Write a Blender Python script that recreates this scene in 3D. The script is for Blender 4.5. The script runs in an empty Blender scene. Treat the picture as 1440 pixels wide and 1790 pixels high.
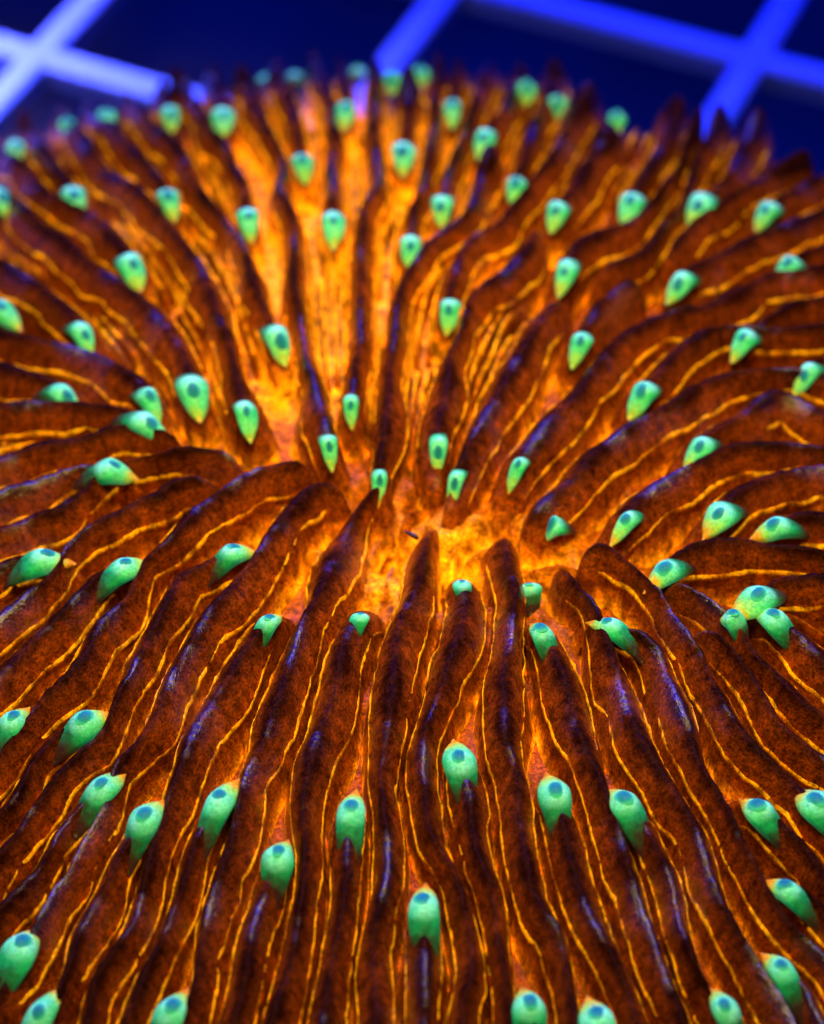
import bpy, math, random
import numpy as np
from mathutils import Vector

random.seed(7)
RNG = np.random.default_rng(11)
S = 0.001                                   # the layout below is written in millimetres

# ------------------------------------------------------------------ camera
scene = bpy.context.scene
PITCH, DIST, HALF = math.radians(46), 125.0, 0.16
CAM = np.array([-1.5, -DIST * math.cos(PITCH), DIST * math.sin(PITCH)])
FWD = np.array([0, math.cos(PITCH), -math.sin(PITCH)])
UPV = np.array([0, math.sin(PITCH), math.cos(PITCH)])
RGT = np.array([1.0, 0, 0])
cd = bpy.data.cameras.new('camera')
cam = bpy.data.objects.new('camera', cd)
scene.collection.objects.link(cam)
cam.location = Vector(CAM * S)
cam.rotation_euler = (math.pi / 2 - PITCH, 0, 0)
cd.sensor_fit = 'HORIZONTAL'
cd.sensor_width = 36
cd.lens = 18 / HALF
cd.clip_start = 0.005
cd.clip_end = 10
cd.dof.use_dof = True
cd.dof.focus_distance = 0.119
cd.dof.aperture_fstop = 52
scene.camera = cam

# ------------------------------------------------------------------ world, lamps, exposure
world = bpy.data.worlds.new('World')
scene.world = world
world.use_nodes = True
bg = world.node_tree.nodes['Background']
bg.inputs[0].default_value = (0.02, 0.035, 0.30, 1)
bg.inputs[1].default_value = 0.03

def area(name, loc, target, size, power, col, spread=180, sy=None):
    l = bpy.data.lights.new(name, 'AREA')
    l.energy, l.color, l.size = power, col, size * S
    if sy:
        l.shape = 'RECTANGLE'; l.size_y = sy * S
    l.spread = math.radians(spread)
    o = bpy.data.objects.new(name, l)
    scene.collection.objects.link(o)
    o.location = Vector(loc) * S
    d = (Vector(target) - Vector(loc))
    o.rotation_euler = d.to_track_quat('-Z', 'Y').to_euler()
    return o

# added warm key over the coral; the tank's blue actinic lamps behind and beside it
area('added_key_lamp', (0, 2, 122), (-1, 6, 0), 80, 0.053, (1.0, 0.74, 0.14), 52)
area('actinic_and_added_lamp', (-10, 190, 190), (0, 10, 0), 120, 2.0, (0.0, 0.02, 1.0), 180, 90)
area('actinic_and_added_lamp', (-190, 60, 150), (0, 20, -10), 90, 0.14, (0.01, 0.04, 1.0), 180, 60)
area('actinic_and_added_lamp', (-78, 92, 50), (-66, 74, -22), 30, 0.22, (0.50, 0.36, 1.0), 66)  # added lamp with no real source, whitens the left back grid bars
area('actinic_and_added_lamp', (190, 20, 160), (0, 10, -10), 90, 0.10, (0.0, 0.03, 1.0), 180, 60)

vs = scene.view_settings
vs.view_transform = 'Standard'
vs.look = 'None'
vs.exposure = 0
vs.gamma = 1
vs.use_curve_mapping = False
scene.cycles.use_denoising = True
scene.cycles.max_bounces = 6

# ------------------------------------------------------------------ helpers
def link(o, parent=None):
    scene.collection.objects.link(o)
    if parent:
        o.parent = parent
    return o

def empty(name, loc=(0, 0, 0)):
    o = bpy.data.objects.new(name, None)
    o.empty_display_size = 0.01
    o.location = Vector(loc) * S
    return link(o)

def tag(o, label=None, cat=None, group=None, kind=None):
    for k, v in (('label', label), ('category', cat), ('group', group), ('kind', kind)):
        if v:
            o[k] = v
    return o

def mesh(name, verts, faces, mat, parent=None, attrs=None, smooth=True):
    me = bpy.data.meshes.new(name)
    v = np.asarray(verts, dtype=np.float64) * S
    me.from_pydata(v.tolist(), [], faces)
    if smooth:
        me.polygons.foreach_set('use_smooth', [True] * len(me.polygons))
    for k, a in (attrs or {}).items():
        at = me.attributes.new(k, 'FLOAT', 'POINT')
        at.data.foreach_set('value', np.asarray(a, dtype=np.float32).ravel())
    me.materials.append(mat)
    o = bpy.data.objects.new(name, me)
    return link(o, parent)

def wob(s, seed, wl, n=4):
    """smooth 1-D noise along s with main wavelength wl, about -1..1"""
    r = np.random.default_rng(seed)
    out = np.zeros_like(s)
    for i in range(n):
        out += np.sin(s * 2 * math.pi / (wl * r.uniform(.55, 1.7)) + r.uniform(0, 6.28)) * r.uniform(.5, 1)
    return out / (n * .62)

def sstep(a, b, x):
    t = np.clip((x - a) / (b - a), 0, 1)
    return t * t * (3 - 2 * t)

# ------------------------------------------------------------------ coral form
RIM = 46.0
def crest_z(x, y):
    r = np.hypot(x, y)
    dome = -8.0 * (r / RIM) ** 2.2
    over = np.clip(r - RIM, 0, None)
    dip = -2.2 * np.exp(-((x / 7.0) ** 2 + ((y + 0.5) / 4.2) ** 2))
    return dome + dip - 0.25 * over
def wall_h(x, y):
    r = np.hypot(x / 1.3, y)
    return 2.3 + .9 * sstep(1.5, 9, r)
def floor_z(x, y):
    return crest_z(x, y) - wall_h(x, y)

def cast(px, py, lift=0.0):
    """photo pixel -> point on the coral's crest surface"""
    d = FWD + RGT * (px - 720) / 720 * HALF - UPV * (py - 895) / 720 * HALF
    best = None
    T = np.arange(85, 200, .5)
    P = CAM + d * T[:, None]
    G = P[:, 2] - crest_z(P[:, 0], P[:, 1]) - lift
    for t, g, p in zip(T, G, P):
        if g <= 0:
            a, b = t - .5, t
            for _ in range(12):
                m = (a + b) / 2
                q = CAM + d * m
                if q[2] - crest_z(q[0], q[1]) - lift > 0: a = m
                else: b = m
            return CAM + d * b
        if best is None or g < best[0]:
            best = (g, p)
    return best[1]

def fluor(x, y):
    """how rich in orange fluorescent pigment the tissue is in each zone of the disc"""
    far = np.exp(-((x + 6) / 11) ** 2) * sstep(4, 14, y)
    mouth = np.exp(-((x / 8) ** 2 + ((y + .3) / 3.6) ** 2))
    edge = -.25 * sstep(20, 38, np.hypot(x, y + 8) * (y < 20)) - .12 * sstep(37, 45, np.hypot(x, y))
    return -.14 + .42 * far + .46 * mouth + edge

# traced ridge crests (photo pixels, mouth end first); 'T' ridges carry a tentacle at their mouth end
PR = [
 [(330,778),(292,753),(236,743),(194,745),(153,760),(117,769),(56,779),(28,792),(0,800),(-60,815)],
 [(428,808),(392,787),(333,782),(292,786),(236,797),(200,811),(167,836),(145,856),(119,875),(106,890),(61,897),(36,910),(0,922),(-60,940)],
 [(392,845),(361,836),(319,835),(292,844),(278,858),(250,869),(200,897),(172,911),(133,939),(111,961),(92,1003),(45,1040),(0,1077),(-50,1110)],
 [(555,822),(539,807),(505,804),(469,814),(442,822),(405,842),(366,867),(333,900),(314,922),(280,950),(258,972),(236,1014),(217,1047),(194,1075),(155,1133),(117,1178),(83,1203),(55,1232),(20,1290),(-30,1350)],
 [(611,880),(605,866),(586,848),(567,842),(544,849),(522,867),(497,897),(475,922),(453,955),(428,993),(400,1035),(355,1083),(328,1125),(308,1155),(292,1200),(278,1244),(250,1286),(228,1314),(205,1342),(188,1395),(158,1437),(136,1468),(119,1518),(97,1551),(83,1582),(64,1618),(30,1680),(0,1730),(-30,1780)],
 [(692,850),(670,842),(647,856),(628,883),(617,903),(600,944),(583,972),(567,1000),(550,1042),(530,1078),(517,1119),(505,1167),(494,1211),(472,1255),(455,1294),(436,1328),(425,1361),(419,1418),(405,1465),(386,1507),(372,1557),(362,1590),(353,1634),(344,1695),(333,1737),(318,1800)],
 [(769,893),(757,927),(741,974),(723,1026),(704,1072),(695,1118),(690,1179),(683,1222),(672,1278),(664,1319),(665,1361),(675,1400),(680,1459),(678,1523),(664,1573),(653,1620),(647,1662),(650,1709),(655,1751),(659,1800)],
 [(873,912),(886,934),(893,980),(897,1014),(899,1069),(892,1125),(886,1167),(882,1222),(880,1272),(889,1305),(897,1333),(905,1375),(907,1407),(914,1459),(922,1507),(936,1557),(953,1593),(969,1620),(980,1654),(992,1701),(1000,1745),(1004,1800)],
 [(962,985),(972,977),(990,993),(1010,1020),(1035,1045),(1046,1083),(1059,1118),(1075,1160),(1089,1198),(1104,1239),(1115,1278),(1132,1311),(1151,1344),(1170,1372),(1192,1405),(1215,1434),(1226,1473),(1237,1515),(1254,1557),(1273,1595),(1298,1634),(1326,1676),(1348,1715),(1370,1748),(1394,1800)],
 [(1008,985),(1028,958),(1050,952),(1080,965),(1110,985),(1130,1010),(1157,1040),(1179,1072),(1198,1096),(1218,1133),(1230,1163),(1254,1200),(1271,1230),(1284,1264),(1307,1292),(1345,1325),(1379,1353),(1410,1390),(1445,1430)],
 [(1150,1020),(1170,1013),(1195,1019),(1229,1039),(1251,1061),(1285,1083),(1312,1125),(1329,1155),(1365,1190),(1382,1214),(1409,1239),(1445,1262)],
 [(1200,1098),(1220,1092),(1245,1105),(1276,1133),(1307,1169),(1332,1205),(1350,1238),(1372,1266),(1420,1306),(1450,1330)],
 [(925,930),(939,894),(980,850),(1011,822),(1055,778),(1100,742),(1151,712),(1195,685),(1234,669),(1270,655),(1318,642),(1373,645),(1440,650),(1480,655)],
 [(1040,475),(1080,455),(1123,448),(1150,415),(1173,380),(1195,355),(1208,300),(1222,262),(1245,222),(1262,205)],
 [(1160,450),(1190,410),(1225,370),(1260,352),(1290,333),(1330,310),(1380,290),(1430,285)],
]
TR = [
 [(186,812),(150,811),(122,818),(97,829),(56,844),(28,850),(0,861),(-50,880)],
 [(75,970),(28,975),(0,987),(-50,1010)],
 [(215,985),(168,1005),(146,1030),(97,1074),(80,1093),(54,1120),(16,1166),(0,1182),(-40,1215)],
 [(20,1255),(0,1290),(-40,1340)],
 [(405,958),(365,985),(322,998),(298,1038),(280,1072),(267,1097),(250,1133),(236,1167),(214,1200),(200,1231),(178,1275),(142,1311),(105,1347),(83,1372),(50,1423),(28,1457),(0,1492),(-40,1540)],
 [(145,1258),(98,1285),(72,1312),(45,1364),(18,1400),(-10,1430)],
 [(172,1376),(140,1408),(110,1448),(94,1479),(70,1518),(30,1560),(0,1588),(-30,1615)],
 [(35,1650),(15,1690),(0,1712),(-30,1745)],
 [(468,1080),(444,1110),(425,1139),(405,1172),(386,1205),(367,1236),(350,1262),(338,1285),(325,1314),(305,1350),(290,1395),(280,1434),(269,1473),(261,1523),(244,1579),(222,1626),(205,1657),(183,1690),(164,1720),(150,1780),(135,1830)],
 [(250,1428),(215,1482),(198,1520),(183,1557),(155,1601),(139,1640),(122,1684),(97,1740),(85,1800)],
 [(65,1775),(40,1815)],
 [(380,1400),(350,1455),(336,1490),(319,1557),(300,1601),(278,1657),(258,1690),(244,1723),(215,1790),(200,1830)],
 [(297,1765),(275,1810)],
 [(630,1070),(606,1110),(594,1139),(586,1178),(578,1222),(569,1264),(555,1294),(542,1333),(528,1380),(526,1420),(532,1487),(533,1523),(530,1570),(522,1618),(511,1662),(497,1704),(486,1743),(474,1800)],
 [(485,1495),(470,1550),(464,1572),(447,1612),(436,1654),(428,1704),(417,1740),(406,1800)],
 [(613,1415),(607,1475),(605,1529),(597,1584),(589,1632),(583,1668),(578,1704),(572,1745),(566,1800)],
 [(808,1015),(818,1036),(812,1083),(805,1111),(789,1130),(780,1167),(769,1208),(755,1250),(744,1283),(737,1320),(738,1361),(742,1400),(755,1459),(778,1495),(797,1534),(811,1579),(822,1620),(827,1662),(822,1709),(814,1751),(811,1800)],
 [(742,1580),(743,1650),(742,1695),(739,1751),(738,1800)],
 [(806,1330),(818,1380),(826,1440),(840,1500),(855,1560),(870,1620),(880,1668),(886,1709),(888,1751),(890,1800)],
 [(948,1098),(961,1117),(972,1144),(983,1178),(994,1214),(1005,1255),(1019,1291),(1033,1325),(1050,1355),(1066,1395),(1082,1450),(1096,1495),(1107,1529),(1115,1568),(1132,1620),(1148,1657),(1165,1704),(1184,1743),(1198,1800)],
 [(970,1385),(980,1430),(990,1473),(1008,1540),(1033,1604),(1060,1660),(1085,1705),(1106,1751),(1118,1800)],
 [(925,1755),(935,1810)],
 [(1045,1780),(1055,1820)],
 [(1068,1085),(1095,1100),(1118,1105),(1146,1133),(1165,1167),(1182,1203),(1193,1242),(1201,1278),(1218,1317),(1234,1347),(1259,1380),(1278,1430),(1298,1470),(1318,1505),(1348,1562),(1372,1600),(1410,1640),(1450,1680)],
 [(1092,1398),(1122,1425),(1140,1462),(1160,1507),(1174,1557),(1188,1604),(1202,1637),(1216,1690),(1238,1734),(1255,1790)],
 [(1272,1760),(1300,1810)],
 [(1370,1690),(1405,1725),(1425,1770),(1440,1800)],
 [(1328,1408),(1372,1450),(1409,1484),(1437,1529),(1460,1560)],
 [(1378,1548),(1420,1570),(1450,1600)],
 [(1430,1400),(1460,1430)],
 [(1355,1075),(1375,1098),(1401,1114),(1440,1150),(1470,1175)],
 [(1330,1035),(1345,1012),(1370,1003),(1440,1001),(1480,1003)],
 [(1165,990),(1184,966),(1245,943),(1304,936),(1345,946),(1401,956),(1450,970)],
 [(1360,912),(1395,901),(1440,903),(1480,905)],
 [(1262,890),(1282,866),(1326,840),(1373,823),(1426,811),(1470,805)],
 [(1100,898),(1118,868),(1151,844),(1195,814),(1234,792),(1270,779),(1304,773),(1345,776),(1440,782),(1480,785)],
 [(1230,770),(1259,743),(1282,728),(1312,711),(1334,694),(1359,686),(1387,692),(1412,706),(1450,722)],
 [(1130,672),(1159,642),(1183,610),(1220,586),(1251,572),(1290,566),(1340,575),(1400,570),(1450,565)],
 [(910,800),(925,780),(945,758),(975,720),(1010,680),(1045,630),(1070,600),(1100,578),(1132,558),(1179,542),(1234,533),(1273,519),(1318,489),(1354,474),(1401,470),(1450,462)],
 [(1018,583),(1035,548),(1055,525),(1078,502),(1105,488),(1135,482)],
 [(1192,482),(1225,462),(1270,435),(1330,405),(1440,370)],
 [(766,768),(768,735),(776,690),(786,640),(797,600),(808,561),(818,530),(835,502),(858,485),(889,469),(911,450),(930,422),(942,398),(952,380)],
 [(797,828),(811,796),(830,750),(855,711),(878,669),(905,628),(928,592),(944,561),(967,533),(985,505)],
 [(994,458),(1008,430),(1035,410),(1076,396),(1110,375),(1150,340),(1180,300),(1205,255),(1225,215)],
 [(1105,342),(1125,310),(1150,280),(1170,240),(1185,200),(1180,180)],
 [(1228,346),(1250,328),(1285,290),(1310,240),(1320,210)],
 [(1347,355),(1380,335),(1430,310)],
 [(1385,452),(1440,430)],
 [(1308,578),(1335,556),(1370,540),(1440,520)],
 [(1415,640),(1450,615)],
 [(663,822),(668,780),(675,720),(678,660),(684,610),(693,560),(700,505),(714,467),(736,433),(753,414),(785,396),(822,367),(836,325),(850,289),(857,262)],
 [(787,525),(792,490),(798,460),(811,430),(830,411),(855,397),(878,386),(892,361),(914,336),(936,300),(967,267),(992,222),(1008,192),(1030,165)],
 [(977,355),(995,335),(1012,312),(1030,285),(1055,245),(1068,225)],
 [(903,310),(914,285),(920,262),(932,230),(950,190),(963,150),(967,102)],
 [(850,228),(866,205),(890,175),(905,140),(915,128)],
 [(773,345),(786,292),(803,255),(817,214),(835,165),(855,125),(860,102)],
 [(717,415),(722,365),(737,335),(743,310),(750,270),(757,235),(763,190),(768,140),(771,88)],
 [(705,255),(712,215),(716,175),(716,150)],
 [(790,175),(793,140),(797,118)],
 [(613,690),(620,640),(628,590),(633,540),(632,500),(630,450),(632,400),(638,365),(648,338),(662,318),(658,280),(653,240),(653,200),(656,140),(656,72)],
 [(573,762),(565,720),(552,670),(540,630),(528,589),(519,547),(514,492),(514,450),(517,408),(511,372),(492,345),(485,322),(498,300),(497,270),(485,245),(465,225),(450,190),(438,150),(425,105),(405,58)],
 [(582,373),(580,318),(583,270),(585,225),(583,180),(565,140),(546,70)],
 [(527,270),(517,225),(514,195),(500,150),(480,95)],
 [(603,178),(602,140),(598,95)],
 [(432,365),(423,315),(408,280),(385,240),(350,200),(320,150),(290,95)],
 [(483,580),(462,548),(445,495),(434,447),(416,408),(390,380),(365,355),(342,318),(325,285),(300,245),(255,200),(225,165),(205,125)],
 [(388,192),(378,160),(372,118)],
 [(296,188),(285,160),(270,130)],
 [(186,192),(185,160),(190,118)],
 [(292,333),(262,285),(225,250),(190,222),(150,190)],
 [(427,705),(412,655),(398,600),(385,545),(358,488),(333,438),(312,412),(289,385),(267,347),(238,322),(200,312),(178,285),(150,250),(110,205)],
 [(335,668),(325,625),(300,588),(270,545),(240,512),(200,485),(160,460),(120,430),(70,385),(30,350),(0,330),(-40,300)],
 [(225,450),(196,405),(172,382),(130,360),(80,330),(40,290),(0,265),(-30,250)],
 [(127,330),(105,300),(70,260),(45,220),(25,195)],
 [(25,247),(5,232),(-25,225)],
 [(140,568),(115,540),(83,512),(28,472),(0,455),(-40,440)],
 [(255,682),(235,655),(190,627),(140,607),(65,593),(0,578),(-50,570)],
 [(108,678),(70,657),(28,645),(0,634),(-40,622)],
 [(250,730),(210,712),(150,702),(105,700),(56,703),(0,707),(-50,712)],
 [(-6,335),(-40,320)],
 [(-8,528),(-50,510)],
]
# low folds of tissue inside the mouth
FOLD = [[(700,905),(712,870),(738,846),(752,835)], [(775,900),(800,884),(838,872),(868,850)], [(800,965),(832,940),(862,915),(880,900)],
        [(620,850),(590,828),(560,815)], [(905,975),(940,962),(990,950),(1040,945)], [(700,985),(716,950),(735,915)], [(800,905),(790,935),(786,970)], [(835,985),(850,955),(868,925)], [(690,940),(683,975),(672,1010)], [(640,950),(655,915),(676,885)], [(905,915),(900,880),(893,858)]]
# tentacles that sit on a ridge traced above rather than at its end (photo pixels, direction outwards)
TX = [((465,132),(-.2,-1)),((515,124),(-.1,-1)),((372,121),(-.2,-1)),((625,119),(0,-1)),((685,131),(0,-1)),
      ((735,121),(0,-1)),((975,172),(.3,-1)),((920,148),(.2,-1)),((1080,199),(.6,-.8)),((1282,1076),(.7,.7)),
      ((924,1024),(.3,1),-1.0),((965,914),(.9,-.4),-.7),((118,212),(-.6,-.7))]

def resample(p, ds):
    p = np.asarray(p)
    for _ in range(3):                                 # Chaikin corner cutting keeps the trace but rounds it
        q = np.empty((2 * (len(p) - 1), 3))
        q[0::2] = p[:-1] * .75 + p[1:] * .25
        q[1::2] = p[:-1] * .25 + p[1:] * .75
        p = np.vstack([p[:1], q, p[-1:]])
    d = np.r_[0, np.cumsum(np.linalg.norm(np.diff(p[:, :2], axis=0), axis=1))]
    keep = np.r_[True, np.diff(d) > 1e-6]
    p, d = p[keep], d[keep]
    s = np.arange(0, d[-1], ds)
    return np.stack([np.interp(s, d, p[:, k]) for k in range(3)], 1)

def world_line(px, ramp):
    p = [cast(*q) for q in px]
    end = p[-1]
    r = math.hypot(end[0], end[1])
    if r < RIM - 4 and (px[-1][0] < 5 or px[-1][0] > 1425 or px[-1][1] > 1740):     # leaves the frame: carry on to the rim
        d = np.array(p[-1][:2]) - np.array(p[-2][:2]); d /= np.linalg.norm(d)
        q = np.array(end[:2])
        while math.hypot(*q) < RIM - .5:
            rad = q / np.linalg.norm(q)
            d = d * .72 + rad * .28; d /= np.linalg.norm(d)
            q = q + d * 1.8
            p.append(np.array([q[0], q[1], 0]))
    if ramp:                                            # inner slope that runs down towards the mouth
        d = np.array(p[0][:2]) - np.array(p[1][:2]); d /= np.linalg.norm(d)
        inward = -np.array(p[0][:2]) / (np.hypot(*p[0][:2]) + 1e-6)
        d = d * .6 + inward * .4; d /= np.linalg.norm(d)
        a = p[0][:2] + d * ramp
        p.insert(0, np.array([a[0], a[1], 0]))
    return resample(p, .3)

RAMP = 2.2
ridges = [dict(p=world_line(px, 0), t=False, px=px) for px in PR]
for px in TR:
    near = math.hypot(px[0][0] - 770, px[0][1] - 890) < 230 and px[0][1] < 900
    ridges.append(dict(p=world_line(px, 2.6 if near else RAMP), t=True, px=px, ramp=2.6 if near else RAMP))
for px in FOLD:
    ridges.append(dict(p=world_line(px, 0), t=False, px=px, low=.55))

# spacing decides how thick each fleshy wall may be
allp = np.vstack([r['p'][:, :2] for r in ridges])
ids = np.concatenate([np.full(len(r['p']), i) for i, r in enumerate(ridges)])
lowp = np.concatenate([np.full(len(r['p']), 'low' in r) for r in ridges])
for i, r in enumerate(ridges):
    o = allp[(ids != i) & (('low' in r) | ~lowp)]
    q = r['p'][:, :2]
    t = np.gradient(q, axis=0); t /= np.linalg.norm(t, axis=1)[:, None] + 1e-9
    v = o[None] - q[:, None, :]
    dd = np.sqrt((v ** 2).sum(-1))
    side = t[:, None, 0] * v[..., 1] - t[:, None, 1] * v[..., 0]
    k = 15
    cap = 1.5 - .62 * sstep(.0, .16, fluor(q[:, 0], q[:, 1])) * sstep(2, 8, q[:, 1])
    r['hw'] = []
    for sg in (-1, 1):
        ds_ = np.where(side * sg > .35 * dd, dd, 9.).min(1)
        ds_ = np.convolve(np.pad(ds_, k // 2, mode='edge'), np.ones(k) / k, 'valid')
        r['hw'].append(np.clip(.52 * ds_, .42, cap))

QS = np.array([0, .13, .28, .43, .57, .69, .79, .87, .93, .975, .995, 1.0])
def sweep(p, hw, top, bot, seed, sway=.10, flare=.10):
    """rounded wall along p: verts, faces, height fraction"""
    n = len(p)
    t = np.gradient(p[:, :2], axis=0)
    t /= np.linalg.norm(t, axis=1)[:, None] + 1e-9
    nx, ny = -t[:, 1], t[:, 0]
    s = np.arange(n) * .3
    a, b, c = wob(s, seed, 7), wob(s, seed + 1, 2.2), wob(s, seed + 2, .9)
    V = []
    cols = list(-QS[:-1] - 0) 
    prof = [(q, -1) for q in QS] + [(q, 1) for q in QS[::-1][1:]]
    wl = wob(s, seed + 10, 5.5)
    wr = wob(s, seed + 11, 5.5)
    for q, sd in prof:
        hq = hw[1] if sd > 0 else hw[0]
        w = hq * (1 - .22 * q) * max(0, 1 - q ** 2.7) ** .55 + hq * flare * math.exp(-q / .13)
        w = w * (1 + .07 * (wr if sd > 0 else wl) + .025 * b * (1 - q))
        off = sd * w + (q ** 1.5) * sway * (a * 1.4 + b * .35) + (q ** 5) * .05 * c
        z = bot + (top - bot) * q
        V.append(np.stack([p[:, 0] + nx * off, p[:, 1] + ny * off, z], 1))
    V = np.stack(V, 1)                                   # n x m x 3
    m = V.shape[1]
    idx = np.arange(n * m).reshape(n, m)
    F = np.stack([idx[:-1, :-1], idx[1:, :-1], idx[1:, 1:], idx[:-1, 1:]], -1).reshape(-1, 4).tolist()
    F += [idx[0, ::-1].tolist()[::-1], idx[-1, :].tolist()[::-1]]
    return V.reshape(-1, 3), F

def depth_attr(V, x=None):
    cz = crest_z(V[:, 0], V[:, 1])
    return (cz - V[:, 2]) / 3.2

# ------------------------------------------------------------------ materials
class NT:
    def __init__(s, name):
        s.m = bpy.data.materials.new(name); s.m.use_nodes = True
        s.t = s.m.node_tree
        s.b = s.t.nodes['Principled BSDF']
    def n(s, typ, **kw):
        nd = s.t.nodes.new('ShaderNode' + typ)
        for k, v in kw.items():
            if k.startswith('_'): setattr(nd, k[1:], v)
            else:
                nd.inputs[int(k[1:]) if k[0] == 'i' and k[1:].isdigit() else k.replace('_', ' ')].default_value = v
        return nd
    def l(s, a, b, i): s.t.links.new(a, b.inputs[i]); return b
    def attr(s, name): return s.n('Attribute', _attribute_name=name).outputs['Fac']
    def math(s, op, a, b=None, c=None):
        nd = s.n('Math', _operation=op)
        for i, v in enumerate((a, b, c)):
            if v is None: continue
            if isinstance(v, (int, float)): nd.inputs[i].default_value = v
            else: s.t.links.new(v, nd.inputs[i])
        return nd.outputs[0]
    def ramp(s, fac, stops):
        nd = s.n('ValToRGB')
        e = nd.color_ramp.elements
        while len(e) < len(stops): e.new(.5)
        for el, (p, c) in zip(e, stops): el.position = p; el.color = (*c, 1) if len(c) == 3 else c
        s.t.links.new(fac, nd.inputs[0])
        return nd.outputs[0]
    def noise(s, scale, detail=4, rough=.6, vec=None, dist=0):
        nd = s.n('TexNoise', Scale=scale, Detail=detail, Roughness=rough, Distortion=dist)
        s.t.links.new(vec if vec is not None else s.n('TexCoord').outputs['Object'], nd.inputs['Vector'])
        return nd.outputs['Fac']
    def mix(s, fac, a, b, mode='MIX'):
        nd = s.n('Mix', _data_type='RGBA', _blend_type=mode)
        for v, i in ((fac, 0), (a, 6), (b, 7)):
            if isinstance(v, (int, float)): nd.inputs[i].default_value = v
            elif isinstance(v, tuple): nd.inputs[i].default_value = (*v, 1)
            else: s.t.links.new(v, nd.inputs[i])
        return nd.outputs[2]

def tissue(name, floor=False):
    k = NT(name)
    dep, flu = k.attr('depth'), k.attr('fluor')
    big = k.noise(330, 4, .6)
    mid = k.noise(1500, 5, .65)
    fine = k.noise(7000, 3, .7)
    d = k.math('ADD', dep, flu)
    d = k.math('ADD', d, k.math('MULTIPLY', k.math('SUBTRACT', big, .5), .42))
    d = k.math('ADD', d, k.math('MULTIPLY', k.math('SUBTRACT', mid, .5), .38))
    col = k.ramp(d, [(0.0, (.15, .030, .003)), (.10, (.18, .036, .003)), (.30, (.23, .048, .003)), (.54, (.29, .066, .003)),
                     (.68, (.46, .14, .004)), (.84, (.86, .36, .004)), (1.0, (.98, .50, .006))])
    # bare purple-black skin along the very crest of each wall
    cd_ = k.math('ADD', dep, k.math('MULTIPLY', k.math('SUBTRACT', big, .5), .22))
    col = k.mix(1.0, col, k.ramp(cd_, [(.0, (.13, .13, .5)), (.05, (.35, .34, .7)), (.15, (1, 1, 1))]), 'MULTIPLY')
    # red-brown grain of zooxanthellae
    g = k.ramp(fine, [(.36, (.35, .16, .16)), (.50, (1, 1, 1)), (.66, (1.7, 1.1, .6))])
    col = k.mix(.85, col, g, 'MULTIPLY')
    mp = k.n('Mapping'); mp.inputs['Scale'].default_value = (1, 1, .16)
    k.t.links.new(k.n('TexCoord').outputs['Object'], mp.inputs['Vector'])
    stk = k.noise(2600, 3, .6, mp.outputs[0])
    col = k.mix(.7, col, k.ramp(stk, [(.34, (.42, .34, .3)), (.5, (1, 1, 1)), (.66, (1.5, 1.4, 1.2))]), 'MULTIPLY')
    col = k.mix(.75, col, k.ramp(mid, [(.34, (.50, .42, .40)), (.5, (1, 1, 1)), (.66, (1.4, 1.3, 1.1))]), 'MULTIPLY')
    v = k.n('TexVoronoi', Scale=1050.0, Randomness=1.0)
    mp2 = k.n('Mapping'); mp2.inputs['Scale'].default_value = (1, 1, .7)
    k.t.links.new(k.n('TexCoord').outputs['Object'], mp2.inputs['Vector'])
    k.t.links.new(mp2.outputs[0], v.inputs['Vector'])
    pore = k.ramp(v.outputs['Distance'], [(.16, (.16, .05, .015)), (.44, (1, 1, 1))])
    pf = k.ramp(d, [(.58, (0, 0, 0)), (.85, (.85, .85, .85))])
    col = k.mix(pf, col, k.mix(1.0, col, pore, 'MULTIPLY'))
    k.l(col, k.b, 'Base Color')
    # fluorescent pigment gives off orange light of its own under the blue lamps
    em = k.ramp(d, [(.56, (0, 0, 0)), (.78, (.25, .25, .25)), (1.0, (1, 1, 1))])
    k.l(col, k.b, 'Emission Color')
    k.l(k.math('MULTIPLY', em, .52), k.b, 'Emission Strength')
    k.l(k.ramp(big, [(.35, (.16,) * 3), (.65, (.30,) * 3)]), k.b, 'Roughness')
    if floor: k.b.inputs['Specular IOR Level'].default_value = .08
    else: k.l(k.ramp(k.noise(240, 3, .55), [(.53, (.015,) * 3), (.66, (.95,) * 3)]), k.b, 'Specular IOR Level')
    bmp = k.n('Bump', Strength=.75, Distance=.00022)
    h = k.math('ADD', k.math('ADD', mid, k.math('MULTIPLY', fine, .25)), k.math('ADD', k.math('MULTIPLY', stk, .5), k.math('MULTIPLY', k.math('MULTIPLY', v.outputs['Distance'], pf), 1.2)))
    k.l(h, bmp, 'Height')
    k.l(bmp.outputs[0], k.b, 'Normal')
    k.m.cycles.emission_sampling = 'NONE'
    return k.m

M_TIS = tissue('coral_tissue')
M_FLOOR = tissue('coral_floor_tissue', True)

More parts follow.
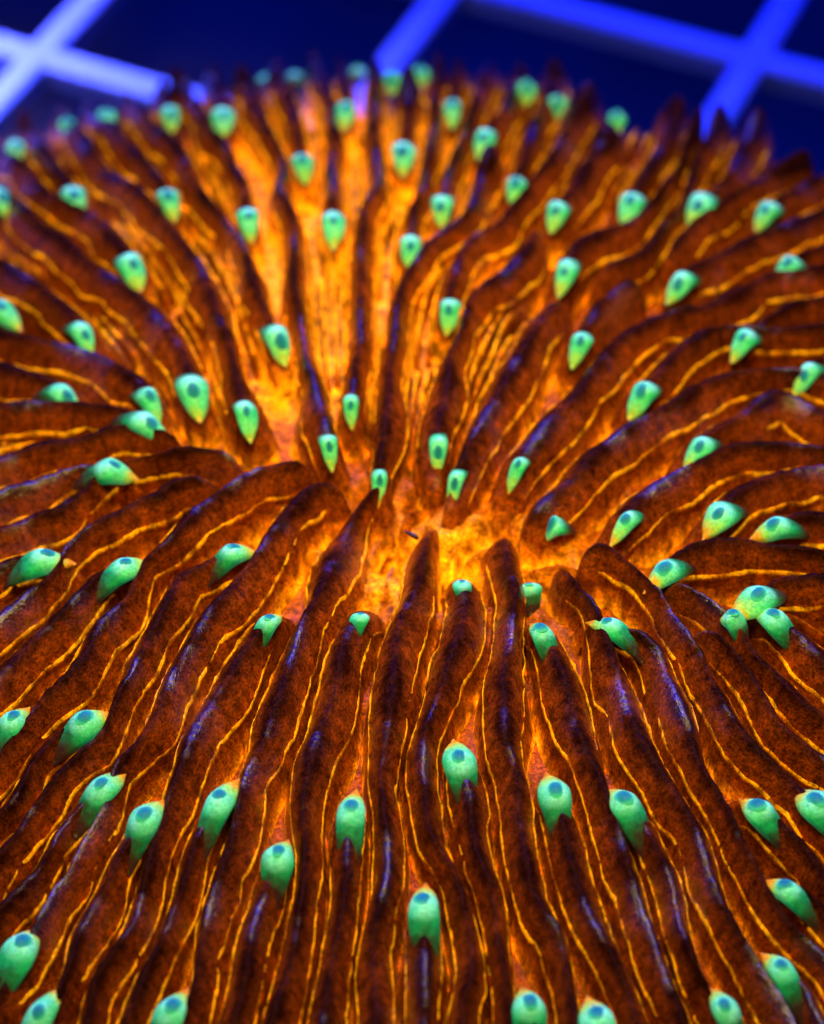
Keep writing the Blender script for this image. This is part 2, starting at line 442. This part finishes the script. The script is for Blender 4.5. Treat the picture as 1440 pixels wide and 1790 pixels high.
def tent_mat():
    k = NT('fluorescent_green_tissue')
    a, sp = k.attr('along'), k.attr('spot')
    n = k.noise(1600, 4, .6)
    a2 = k.math('ADD', a, k.math('MULTIPLY', k.math('SUBTRACT', n, .5), .34))
    body = k.ramp(a2, [(.0, (.55, .16, .004)), (.12, (.66, .30, .008)), (.22, (.28, .62, .08)), (.32, (.10, .64, .20)), (.46, (.015, .50, .14)),
                       (.60, (.008, .27, .08)), (.73, (.012, .09, .025)), (.86, (.035, .012, .008))])
    halo = k.ramp(sp, [(.0, (1, 1, 1)), (.5, (.62, .62, .62)), (.9, (0, 0, 0))])
    hf = k.math('MULTIPLY', k.math('MULTIPLY', halo, .95), k.ramp(n, [(.3, (.35,) * 3), (.6, (1,) * 3)]))
    col = k.mix(hf, body, (.26, .90, .54))
    fine = k.noise(6500, 3, .7)
    col = k.mix(.5, col, k.ramp(fine, [(.35, (.42, .5, .45)), (.6, (1.2, 1.15, 1.15))]), 'MULTIPLY')
    k.l(col, k.b, 'Base Color')
    k.l(col, k.b, 'Emission Color')
    k.b.inputs['Emission Strength'].default_value = .36
    k.b.inputs['Roughness'].default_value = .40
    k.b.inputs['Specular IOR Level'].default_value = .22
    k.b.inputs['Subsurface Weight'].default_value = .35
    k.b.inputs['Subsurface Radius'].default_value = (.3, 1, .6)
    k.b.inputs['Subsurface Scale'].default_value = .0006
    bmp = k.n('Bump', Strength=.6, Distance=.00016)
    k.l(n, bmp, 'Height'); k.l(bmp.outputs[0], k.b, 'Normal')
    k.m.cycles.emission_sampling = 'NONE'
    return k.m
M_TENT = tent_mat()

def simple(name, col, rough=.4, var=.25, scale=1200, spec=.5, emis=None):
    k = NT(name)
    n = k.noise(scale, 4, .6)
    c = k.ramp(n, [(.3, tuple(v * (1 - var) for v in col)), (.7, tuple(min(1, v * (1 + var)) for v in col))])
    k.l(c, k.b, 'Base Color')
    k.b.inputs['Roughness'].default_value = rough
    k.b.inputs['Specular IOR Level'].default_value = spec
    k.m.cycles.emission_sampling = 'NONE'
    if emis:
        k.l(c, k.b, 'Emission Color'); k.b.inputs['Emission Strength'].default_value = emis
    bmp = k.n('Bump', Strength=.25, Distance=.0001)
    k.l(n, bmp, 'Height'); k.l(bmp.outputs[0], k.b, 'Normal')
    return k.m
def spot_mat():
    k = NT('teal_spot_tissue')
    e = k.math('ADD', k.attr('edge'), k.math('MULTIPLY', k.math('SUBTRACT', k.noise(2500, 3, .6), .5), .25))
    c = k.ramp(e, [(.20, (.008, .14, .17)), (.60, (.012, .22, .19)), (.92, (.05, .56, .26))])
    k.l(c, k.b, 'Base Color'); k.l(c, k.b, 'Emission Color')
    k.b.inputs['Emission Strength'].default_value = .34
    k.b.inputs['Roughness'].default_value = .5
    k.b.inputs['Specular IOR Level'].default_value = .1
    k.m.cycles.emission_sampling = 'NONE'
    return k.m
M_SPOT = spot_mat()
M_GRID = simple('lamplit_blue_grid_plastic', (.12, .23, .78), .35, .06, 200)  # white plastic; the blue of the lamplight is put into its base colour
M_TANK = simple('dark_tank_glass', (.004, .005, .005), .7, .4, 60)
M_MUCUS = simple('dark_debris', (.03, .012, .012), .5, .3, 3000)

# ------------------------------------------------------------------ tank floor and grid
GZ = -34.0
vt = [(-900, -900, GZ - 34), (900, -900, GZ - 34), (900, 900, GZ - 34), (-900, 900, GZ - 34)]
tag(mesh('tank_floor', vt, [(0, 1, 2, 3)], M_TANK, smooth=False), 'dark bare tank bottom below the plastic grid', None, None, 'structure')
grid = tag(empty('egg_crate_grid', (0, 0, GZ - 10)), 'white plastic egg-crate grid painted lamplight blue behind and under the coral', 'grid')
PH = math.radians(65.5)
def bar(ang, off, half, w, h, z):
    c, s_ = math.cos(ang), math.sin(ang)
    dx = np.array([c, s_]); nn = np.array([-s_, c])
    vs_ = []
    prof = [(-w * .38, -h), (w * .38, -h), (w * .5, -.35), (w * .36, 0), (-w * .36, 0), (-w * .5, -.35)]
    for e in (-half, half):
        for a, zz in prof:
            q = dx * e + nn * (off + a)
            vs_.append((q[0], q[1], zz + 10 - z))
    fs = [tuple((i, (i + 1) % 6, 6 + (i + 1) % 6, 6 + i)) for i in range(6)] + [(5, 4, 3, 2, 1, 0), (6, 7, 8, 9, 10, 11)]
    mesh('grid_bar', vs_, fs, M_GRID, grid, smooth=False)
for i in range(-6, 7):
    bar(PH, 37.6 + 26.4 * (i - 1), 170, 2.4, 2.4, 0)
    bar(PH - math.pi / 2, 63.8 + 23.7 * (i - 2), 170, 2.4, 2.3, .06)

# ------------------------------------------------------------------ the coral
coral = tag(empty('plate_coral', (0, 0, GZ)), 'orange-brown plate coral with radiating ridges and glowing green tentacles', 'coral')
CZ = GZ
def up(V):
    V = np.array(V, dtype=float); V[:, 2] -= CZ; return V

# disc body: valley floor, rim and underside in one skin
NR, NA = 170, 520
rr = np.linspace(0.15, RIM - .6, NR)
aa = np.linspace(0, 2 * math.pi, NA, endpoint=False)
X, Y = rr[:, None] * np.cos(aa), rr[:, None] * np.sin(aa)
Z = floor_z(X, Y)
nz = np.zeros_like(X)
for _ in range(26):
    w, ph, an = RNG.uniform(.9, 4.2), RNG.uniform(0, 6.28), RNG.uniform(0, 6.28)
    nz += np.sin(w * (X * math.cos(an) + Y * math.sin(an)) + ph) / w
fold = np.exp(-(np.hypot(X / 1.4, Y) / 7.5) ** 2)
Z = Z + nz * (.055 + .34 * fold)
fl = [np.stack([X, Y, Z], -1).reshape(-1, 3)]
for k_, (dr, dz) in enumerate([(.6, -1.2), (.8, -2.6), (-.5, -4.2), (-6, -6.5), (-20, -7.5), (-34, -8.0)]):
    R_ = RIM + dr
    zz = np.maximum(floor_z(np.full(NA, RIM), np.zeros(NA)) + dz + .25 * np.sin(aa * 37), GZ + .05)
    if k_ >= 3: zz = np.full(NA, GZ + {3: 3.5, 4: .6, 5: -.15}[k_])
    fl.append(np.stack([R_ * np.cos(aa), R_ * np.sin(aa), zz], -1))
Vb = np.vstack(fl)
nrow = NR + 6
idx = np.arange(nrow * NA).reshape(nrow, NA)
nx_ = np.roll(idx, -1, 1)
Fb = np.stack([idx[:-1], nx_[:-1], nx_[1:], idx[1:]], -1).reshape(-1, 4)[:, ::-1].tolist()
Fb += [idx[0].tolist(), idx[-1].tolist()[::-1]]
mesh('coral_disc', up(Vb), Fb, M_FLOOR, coral,
     dict(depth=np.full(len(Vb), .64), fluor=fluor(Vb[:, 0], Vb[:, 1])))

def taper(n, length, start):
    s = np.arange(n) * .3
    return np.sqrt(np.clip(1 - (1 - np.clip(s / length, 0, 1)) ** 2, 0, 1)) * (1 - start) + start

def build_ridge(r, i):
    p, hw = r['p'], r['hw']
    n = len(p)
    x, y = p[:, 0], p[:, 1]
    s = np.arange(n) * .3
    cz, fz = crest_z(x, y), floor_z(x, y) - .35
    H = cz - fz
    if r['t']:
        L = r['ramp']
        f = (.52 + .48 * sstep(0, L * 1.05, s)) * taper(n, 1.0, .25)
        nose = taper(n, .8, .3)
    else:
        f = taper(n, 1.6, .25)
        nose = taper(n, 1.1, .35)
    far = r['px'][-1][1] < 330 and 5 < r['px'][-1][0] < 1435
    endt = taper(n, .9 if far else 1.6, .35)[::-1]
    top = fz + H * f * endt + .16 * wob(s, i * 31, 6) + .045 * wob(s, i * 31 + 3, 1.5)
    if far: top = top + (.9 + 1.3 * random.random()) * sstep(4.5, .5, s[-1] - s) * endt
    w = nose * np.sqrt(endt)
    if r['t']:
        w = w * (.70 + .30 * sstep(0, r['ramp'] * 1.1, s))
    if 'low' in r:
        hw = [np.minimum(h_, .34) for h_ in hw]
        top = fz + (top - fz) * r['low'] * taper(n, 2.0, .5)[::-1]
    w = [hw[0] * w, hw[1] * w]
    V, F = sweep(p, w, top, fz, i * 31)
    m = 2 * len(QS) - 1
    mesh('septum', up(V), F, M_TIS, coral, dict(depth=depth_attr(V), fluor=fluor(V[:, 0], V[:, 1])))
    r['top'] = top

for i, r in enumerate(ridges):
    if len(r['p']) > 4:
        build_ridge(r, i)

# thin bright septa that run the whole length of each wall, low on its flanks
done = []
def add_line(p, top, bot, hw, sd, dp_top=1.0):
    s = np.arange(len(p)) * .3
    V, F = sweep(p, [hw, hw], top, bot, sd, sway=.05)
    q_ = np.tile(np.r_[QS, QS[::-1][1:]], len(p))
    m_ = 2 * len(QS) - 1
    en = taper(len(p), 3.0, 0) * taper(len(p), 3.0, 0)[::-1]
    vary = np.repeat((dp_top - .42 + (.22 * wob(s, sd + 9, 5) + .10 * wob(s, sd + 12, 1.6))) * en ** 2, m_)
    dp = .42 + vary * sstep(.62, .95, q_)
    c_ = p[len(p) // 2] - CAM
    inview = abs(c_ @ RGT / (c_ @ FWD)) < HALF * 1.1 and abs((c_ + np.array([0, 0, -3])) @ UPV / (c_ @ FWD)) < HALF * 1.35
    done.append((len(p) * (1 if inview else .3) * (1.25 if c_[1] < 87 else 1), V, F, dp))

for i, r in enumerate(ridges):
    p, n = r['p'], len(r['p'])
    if n < 24 or 'low' in r: continue
    s = np.arange(n) * .3
    t = np.gradient(p[:, :2], axis=0); t /= np.linalg.norm(t, axis=1)[:, None] + 1e-9
    a_, b_ = wob(s, i * 31, 7), wob(s, i * 31 + 1, 2.2)
    for sg in (-1, 1):
        sd = 9000 + i * 40 + sg * 7
        hw_ = r['hw'][0 if sg < 0 else 1]
        fr = .74 + .08 * wob(s, sd, 7) + .035 * wob(s, sd + 1, 2.8)
        off = sg * hw_ * fr + .3 * .10 * (a_ * 1.4 + b_ * .35)
        k0 = 3 if not r['t'] else int(.5 * r['ramp'] / .3)
        q2 = p.copy()
        q2[:, 0] -= t[:, 1] * off; q2[:, 1] += t[:, 0] * off
        q2 = q2[k0:n - 4]
        if len(q2) < 26: continue
        base = floor_z(p[:, 0], p[:, 1])[k0:n - 4] - .3
        H = (r['top'][k0:n - 4] - base)
        # height of the flank at that offset, plus a little
        qq = np.clip(1 - fr, .02, 1)[k0:n - 4] ** .42
        ends = taper(len(q2), 3.2, .2) * taper(len(q2), 3.2, .2)[::-1]
        top = base + H * (qq + .10) * (.55 + .45 * ends)
        hw2 = np.clip(.055 * hw_[k0:n - 4] + .015, .05, .085) * (1 + .35 * wob(s[k0:n - 4], sd + 2, 3))
        add_line(q2, top, base + H * .25, hw2, sd)

# low septa in the valleys: run half way between neighbouring walls
tracks = {}
STEP = .5
tab = []
for i, r in enumerate(ridges):
    rad = np.hypot(r['p'][:, 0], r['p'][:, 1])
    th = np.unwrap(np.arctan2(r['p'][:, 1], r['p'][:, 0]))
    o = np.argsort(rad)
    tab.append((rad[o], th[o]))
for R_ in np.arange(2.5, RIM - 1, STEP):
    act = []
    for i, (ra, th) in enumerate(tab):
        if ra[0] <= R_ <= ra[-1]:
            act.append((float(np.interp(R_, ra, th)) % (2 * math.pi), i))
    act.sort()
    act = [e for e in act if 'low' not in ridges[e[1]]]
    for (ta, a), (tb, b) in zip(act, act[1:] + [(act[0][0] + 2 * math.pi, act[0][1])]):
        gap = (tb - ta) * R_
        if gap < 1.5 or gap > 9: continue
        tm = (ta + tb) / 2
        if fluor(R_ * math.cos(tm), R_ * math.sin(tm)) < -.02 and gap < 3.4: continue
        fr = [.5] if gap < 2.2 else ([.38, .62] if gap < 3.0 else [.28, .42, .58, .72])
        for f in fr:
            tracks.setdefault((a, b, f), []).append((R_, ta + (tb - ta) * f, gap))
nm = 0
for key, pts in tracks.items():
    runs, cur = [], [pts[0]]
    for q in pts[1:]:
        if q[0] - cur[-1][0] > STEP * 1.5 or abs(q[1] - cur[-1][1]) * q[0] > 1.5:
            runs.append(cur); cur = [q]
        else: cur.append(q)
    runs.append(cur)
    for run in runs:
        if len(run) < 10: continue
        P = np.array([(a * math.cos(b), a * math.sin(b), 0) for a, b, g in run])
        A_, B_ = ridges[key[0]]['p'][:, :2], ridges[key[1]]['p'][:, :2]
        for _ in range(4):
            ia = ((P[:, None, :2] - A_[None]) ** 2).sum(-1).argmin(1)
            ib = ((P[:, None, :2] - B_[None]) ** 2).sum(-1).argmin(1)
            P[:, :2] = A_[ia] * (1 - key[2]) + B_[ib] * key[2]
            for k_ in range(2):
                P[1:-1] = P[1:-1] * .5 + (P[:-2] + P[2:]) * .25
        P = P[np.r_[True, np.linalg.norm(np.diff(P[:, :2], axis=0), axis=1) > .05]]
        if len(P) < 6: continue
        p = resample(P, .3)
        if len(p) < 8: continue
        g = np.interp(np.linspace(0, 1, len(p)), np.linspace(0, 1, len(run)), [q[2] for q in run])
        x, y = p[:, 0], p[:, 1]
        s = np.arange(len(p)) * .3
        sd = 5000 + nm * 17
        H = wall_h(x, y)
        hf = (.50 + .12 * wob(s, sd, 7) + .04 * wob(s, sd + 5, 1.8)) * taper(len(p), 2.6, .15) * taper(len(p), 2.6, .15)[::-1]
        fz = floor_z(x, y) - .3
        hw = np.clip(.06 * g, .10, .17) * (1 + .35 * wob(s, sd + 2, 3))
        add_line(p, fz + .3 + H * hf, fz, hw, sd, .92)
        nm += 1
done.sort(key=lambda e: -e[0])
for e in done[:280]:
    mesh('valley_septum', up(e[1]), e[2], M_TIS, coral, dict(depth=e[3], fluor=np.maximum(fluor(e[1][:, 0], e[1][:, 1]), -.04)))
if len(done) > 280:
    RV, RF, RD, o_ = [], [], [], 0
    for e in done[280:]:
        RV.append(e[1]); RD.append(e[3]); RF += [tuple(v + o_ for v in f) for f in e[2]]; o_ += len(e[1])
    RV = np.vstack(RV)
    tag(mesh('valley_septa', up(RV), RF, M_TIS, coral, dict(depth=np.concatenate(RD), fluor=fluor(RV[:, 0], RV[:, 1]))), kind='stuff')
print('walls', len(ridges), 'valley septa', nm)

# ------------------------------------------------------------------ tentacles
def tentacle(c, d, size, seed, zo=0.0):
    """c: point on the crest (mm), d: outward direction on the coral, size: (length, half width)"""
    r = np.random.default_rng(seed)
    L, W = size
    d = np.array([d[0], d[1]]); d /= np.linalg.norm(d)
    nrm = np.array([-d[1], d[0]])
    h = .6
    slope = (crest_z(c[0] + d[0] * h, c[1] + d[1] * h) - crest_z(c[0] - d[0] * h, c[1] - d[1] * h)) / (2 * h)
    N, Mm = 22, 20
    bend = r.uniform(-.18, .18)
    lean = r.uniform(-.15, .15)
    lob = r.uniform(.9, 1.12)
    back = float(sstep(-4, 8, c[1]))             # far side: the blunt inner end faces us and sinks into the ridge front
    tipr = .22 + .26 * back
    us = np.linspace(0, 1, N)
    V, al, spd = [], [], []
    # bulb highest at u~.45; drawn out to a point at the mouth side (u=0)
    tipu = .43 + r.uniform(-.06, .08)
    for u in us:
        rad = W * (tipr + (1 - tipr) * 1.0 * math.sin(math.pi / 2 * min(1, u / .46)) ** 1.25) if u < .46 else W * (1 - .66 * ((u - .46) / .54) ** 1.8)
        rad = max(rad * math.sqrt(min(1, u / .16 + .003)), .03)
        al_ = (u - tipu) * L
        base_z = crest_z(c[0] + d[0] * al_, c[1] + d[1] * al_)
        drop = -(.50 + .55 * back) * max(0, (.40 - u) / .40) ** 1.3 - 1.0 * max(0, (u - .42) / .58) ** 1.6
        for j in range(Mm):
            a = 2 * math.pi * j / Mm
            lat = math.sin(a) * rad * lob
            ver = math.cos(a) * rad * (.70 if math.cos(a) > 0 else .9)
            hump = .20 * W * math.exp(-((u - tipu) / .16) ** 2) * max(0, math.cos(a)) ** 3
            lump = 1 + .06 * math.sin(3 * a + seed) * math.sin(5 * u + seed) + .05 * math.sin(2 * a + 2.3 * seed + 9 * u)
            off = lat * lump + bend * L * (u - tipu) ** 2 + lean * ver
            V.append((c[0] + d[0] * al_ + nrm[0] * off, c[1] + d[1] * al_ + nrm[1] * off,
                      base_z - .08 + zo + drop + ver * lump + hump))
            al.append(u + back * .15 * (1 - u))
            ds = math.hypot((u - tipu) * L, lat) + (2 if math.cos(a) < 0 else 0)
            spd.append(min(1, ds / (W * 1.25)))
    V = np.array(V)
    idx = np.arange(N * Mm).reshape(N, Mm)
    nx = np.roll(idx, -1, 1)
    F = np.stack([idx[:-1], nx[:-1], nx[1:], idx[1:]], -1).reshape(-1, 4).tolist()
    F += [idx[0].tolist(), idx[-1].tolist()[::-1]]
    t = mesh('tentacle', up(V), F, M_TENT, coral, dict(along=al, spot=spd))
    # teal spot on the top of the bulb
    k = int(round((tipu - .05 - .10 * back) * (N - 1)))
    top = V[idx[k, 0]]
    e0, e1 = V[idx[k - 2, 0]], V[idx[k + 2, 0]]
    slope = (e1[2] - e0[2]) / (np.linalg.norm(e1[:2] - e0[:2]) + 1e-6)
    sr = W * r.uniform(.50, .66)
    SV, SE, n1, n2 = [], [], 6, 14
    for a in range(n1):
        fa = a / (n1 - 1) * math.pi * .5
        for b in range(n2):
            fb = 2 * math.pi * b / n2
            rx = sr * math.sin(fa) if a else .001
            SE.append(math.sin(fa))
            ex, ey = rx * math.cos(fb) * 1.12, rx * math.sin(fb)
            zz = sr * .34 * math.cos(fa) - .70 * (ey * ey) / W - .42 * (ex * ex) / W
            SV.append((top[0] + d[0] * ex + nrm[0] * ey, top[1] + d[1] * ex + nrm[1] * ey, top[2] - .20 * sr + zz + slope * ex))
    SV.append((top[0], top[1], top[2] - sr * .5)); SE.append(1)
    si = np.arange(n1 * n2).reshape(n1, n2)
    sn = np.roll(si, -1, 1)
    SF = np.stack([si[:-1], si[1:], sn[1:], sn[:-1]], -1).reshape(-1, 4).tolist()
    SF += [si[0].tolist()] + [(int(si[-1, j]), n1 * n2, int(sn[-1, j])) for j in range(n2)]
    mesh('teal_spot', up(SV), SF, M_SPOT, t, dict(edge=SE))

nt = 0
for r in ridges:
    if not r['t']: continue
    c = cast(*r['px'][0], lift=.35)
    k = min(len(r['p']) - 1, int(r['ramp'] / .3) + 7)
    k0 = max(0, int(r['ramp'] / .3) - 1)
    d = r['p'][k, :2] - r['p'][k0, :2]
    rad = np.hypot(c[0], c[1])
    sz = (.62 + .38 * sstep(5, 16, rad)) * (1 - .08 * sstep(0, 20, c[1]))
    g = random.uniform(.80, 1.12)
    tentacle(c, d, (3.9 * sz * g, .69 * sz * g ** .5 * random.uniform(.88, 1.14)), nt * 7 + 3)
    nt += 1
for px, dd, *zo in TX:
    zo = zo[0] if zo else 0.0
    c = cast(*px, lift=.2 + zo)
    e = cast(px[0] + dd[0] * 12, px[1] + dd[1] * 12, lift=.2 + zo)
    d = e[:2] - c[:2]
    if np.linalg.norm(d) < .01: d = c[:2]
    tentacle(c, d, (2.0, .58), nt * 7 + 3, zo)
    nt += 1
print('tentacles', nt)

# dark slivers lying in the mouth
def sliver(a, b, w, lab):
    A, B = cast(*a), cast(*b)
    d = (B - A)[:2]; L = np.linalg.norm(d); d /= L; n = np.array([-d[1], d[0]])
    z = max(A[2], B[2]) - .35
    V = []
    for u, ww in ((0, .35), (.3, .6), (.75, 1), (1, .7)):
        for sd, zz in ((-1, 0), (1, 0), (.6, .22), (-.6, .22)):
            q = A[:2] + d * L * u + n * sd * w * ww
            V.append((q[0], q[1], z + zz * ww))
    F = [(i * 4 + j, i * 4 + (j + 1) % 4, i * 4 + 4 + (j + 1) % 4, i * 4 + 4 + j) for i in range(3) for j in range(4)] + [(3, 2, 1, 0), (12, 13, 14, 15)]
    tag(mesh('debris_sliver', V, F, M_MUCUS), lab, 'debris')
sliver((708, 921), (731, 939), .13, 'tiny dark sliver of debris lying in the orange mouth of the coral')
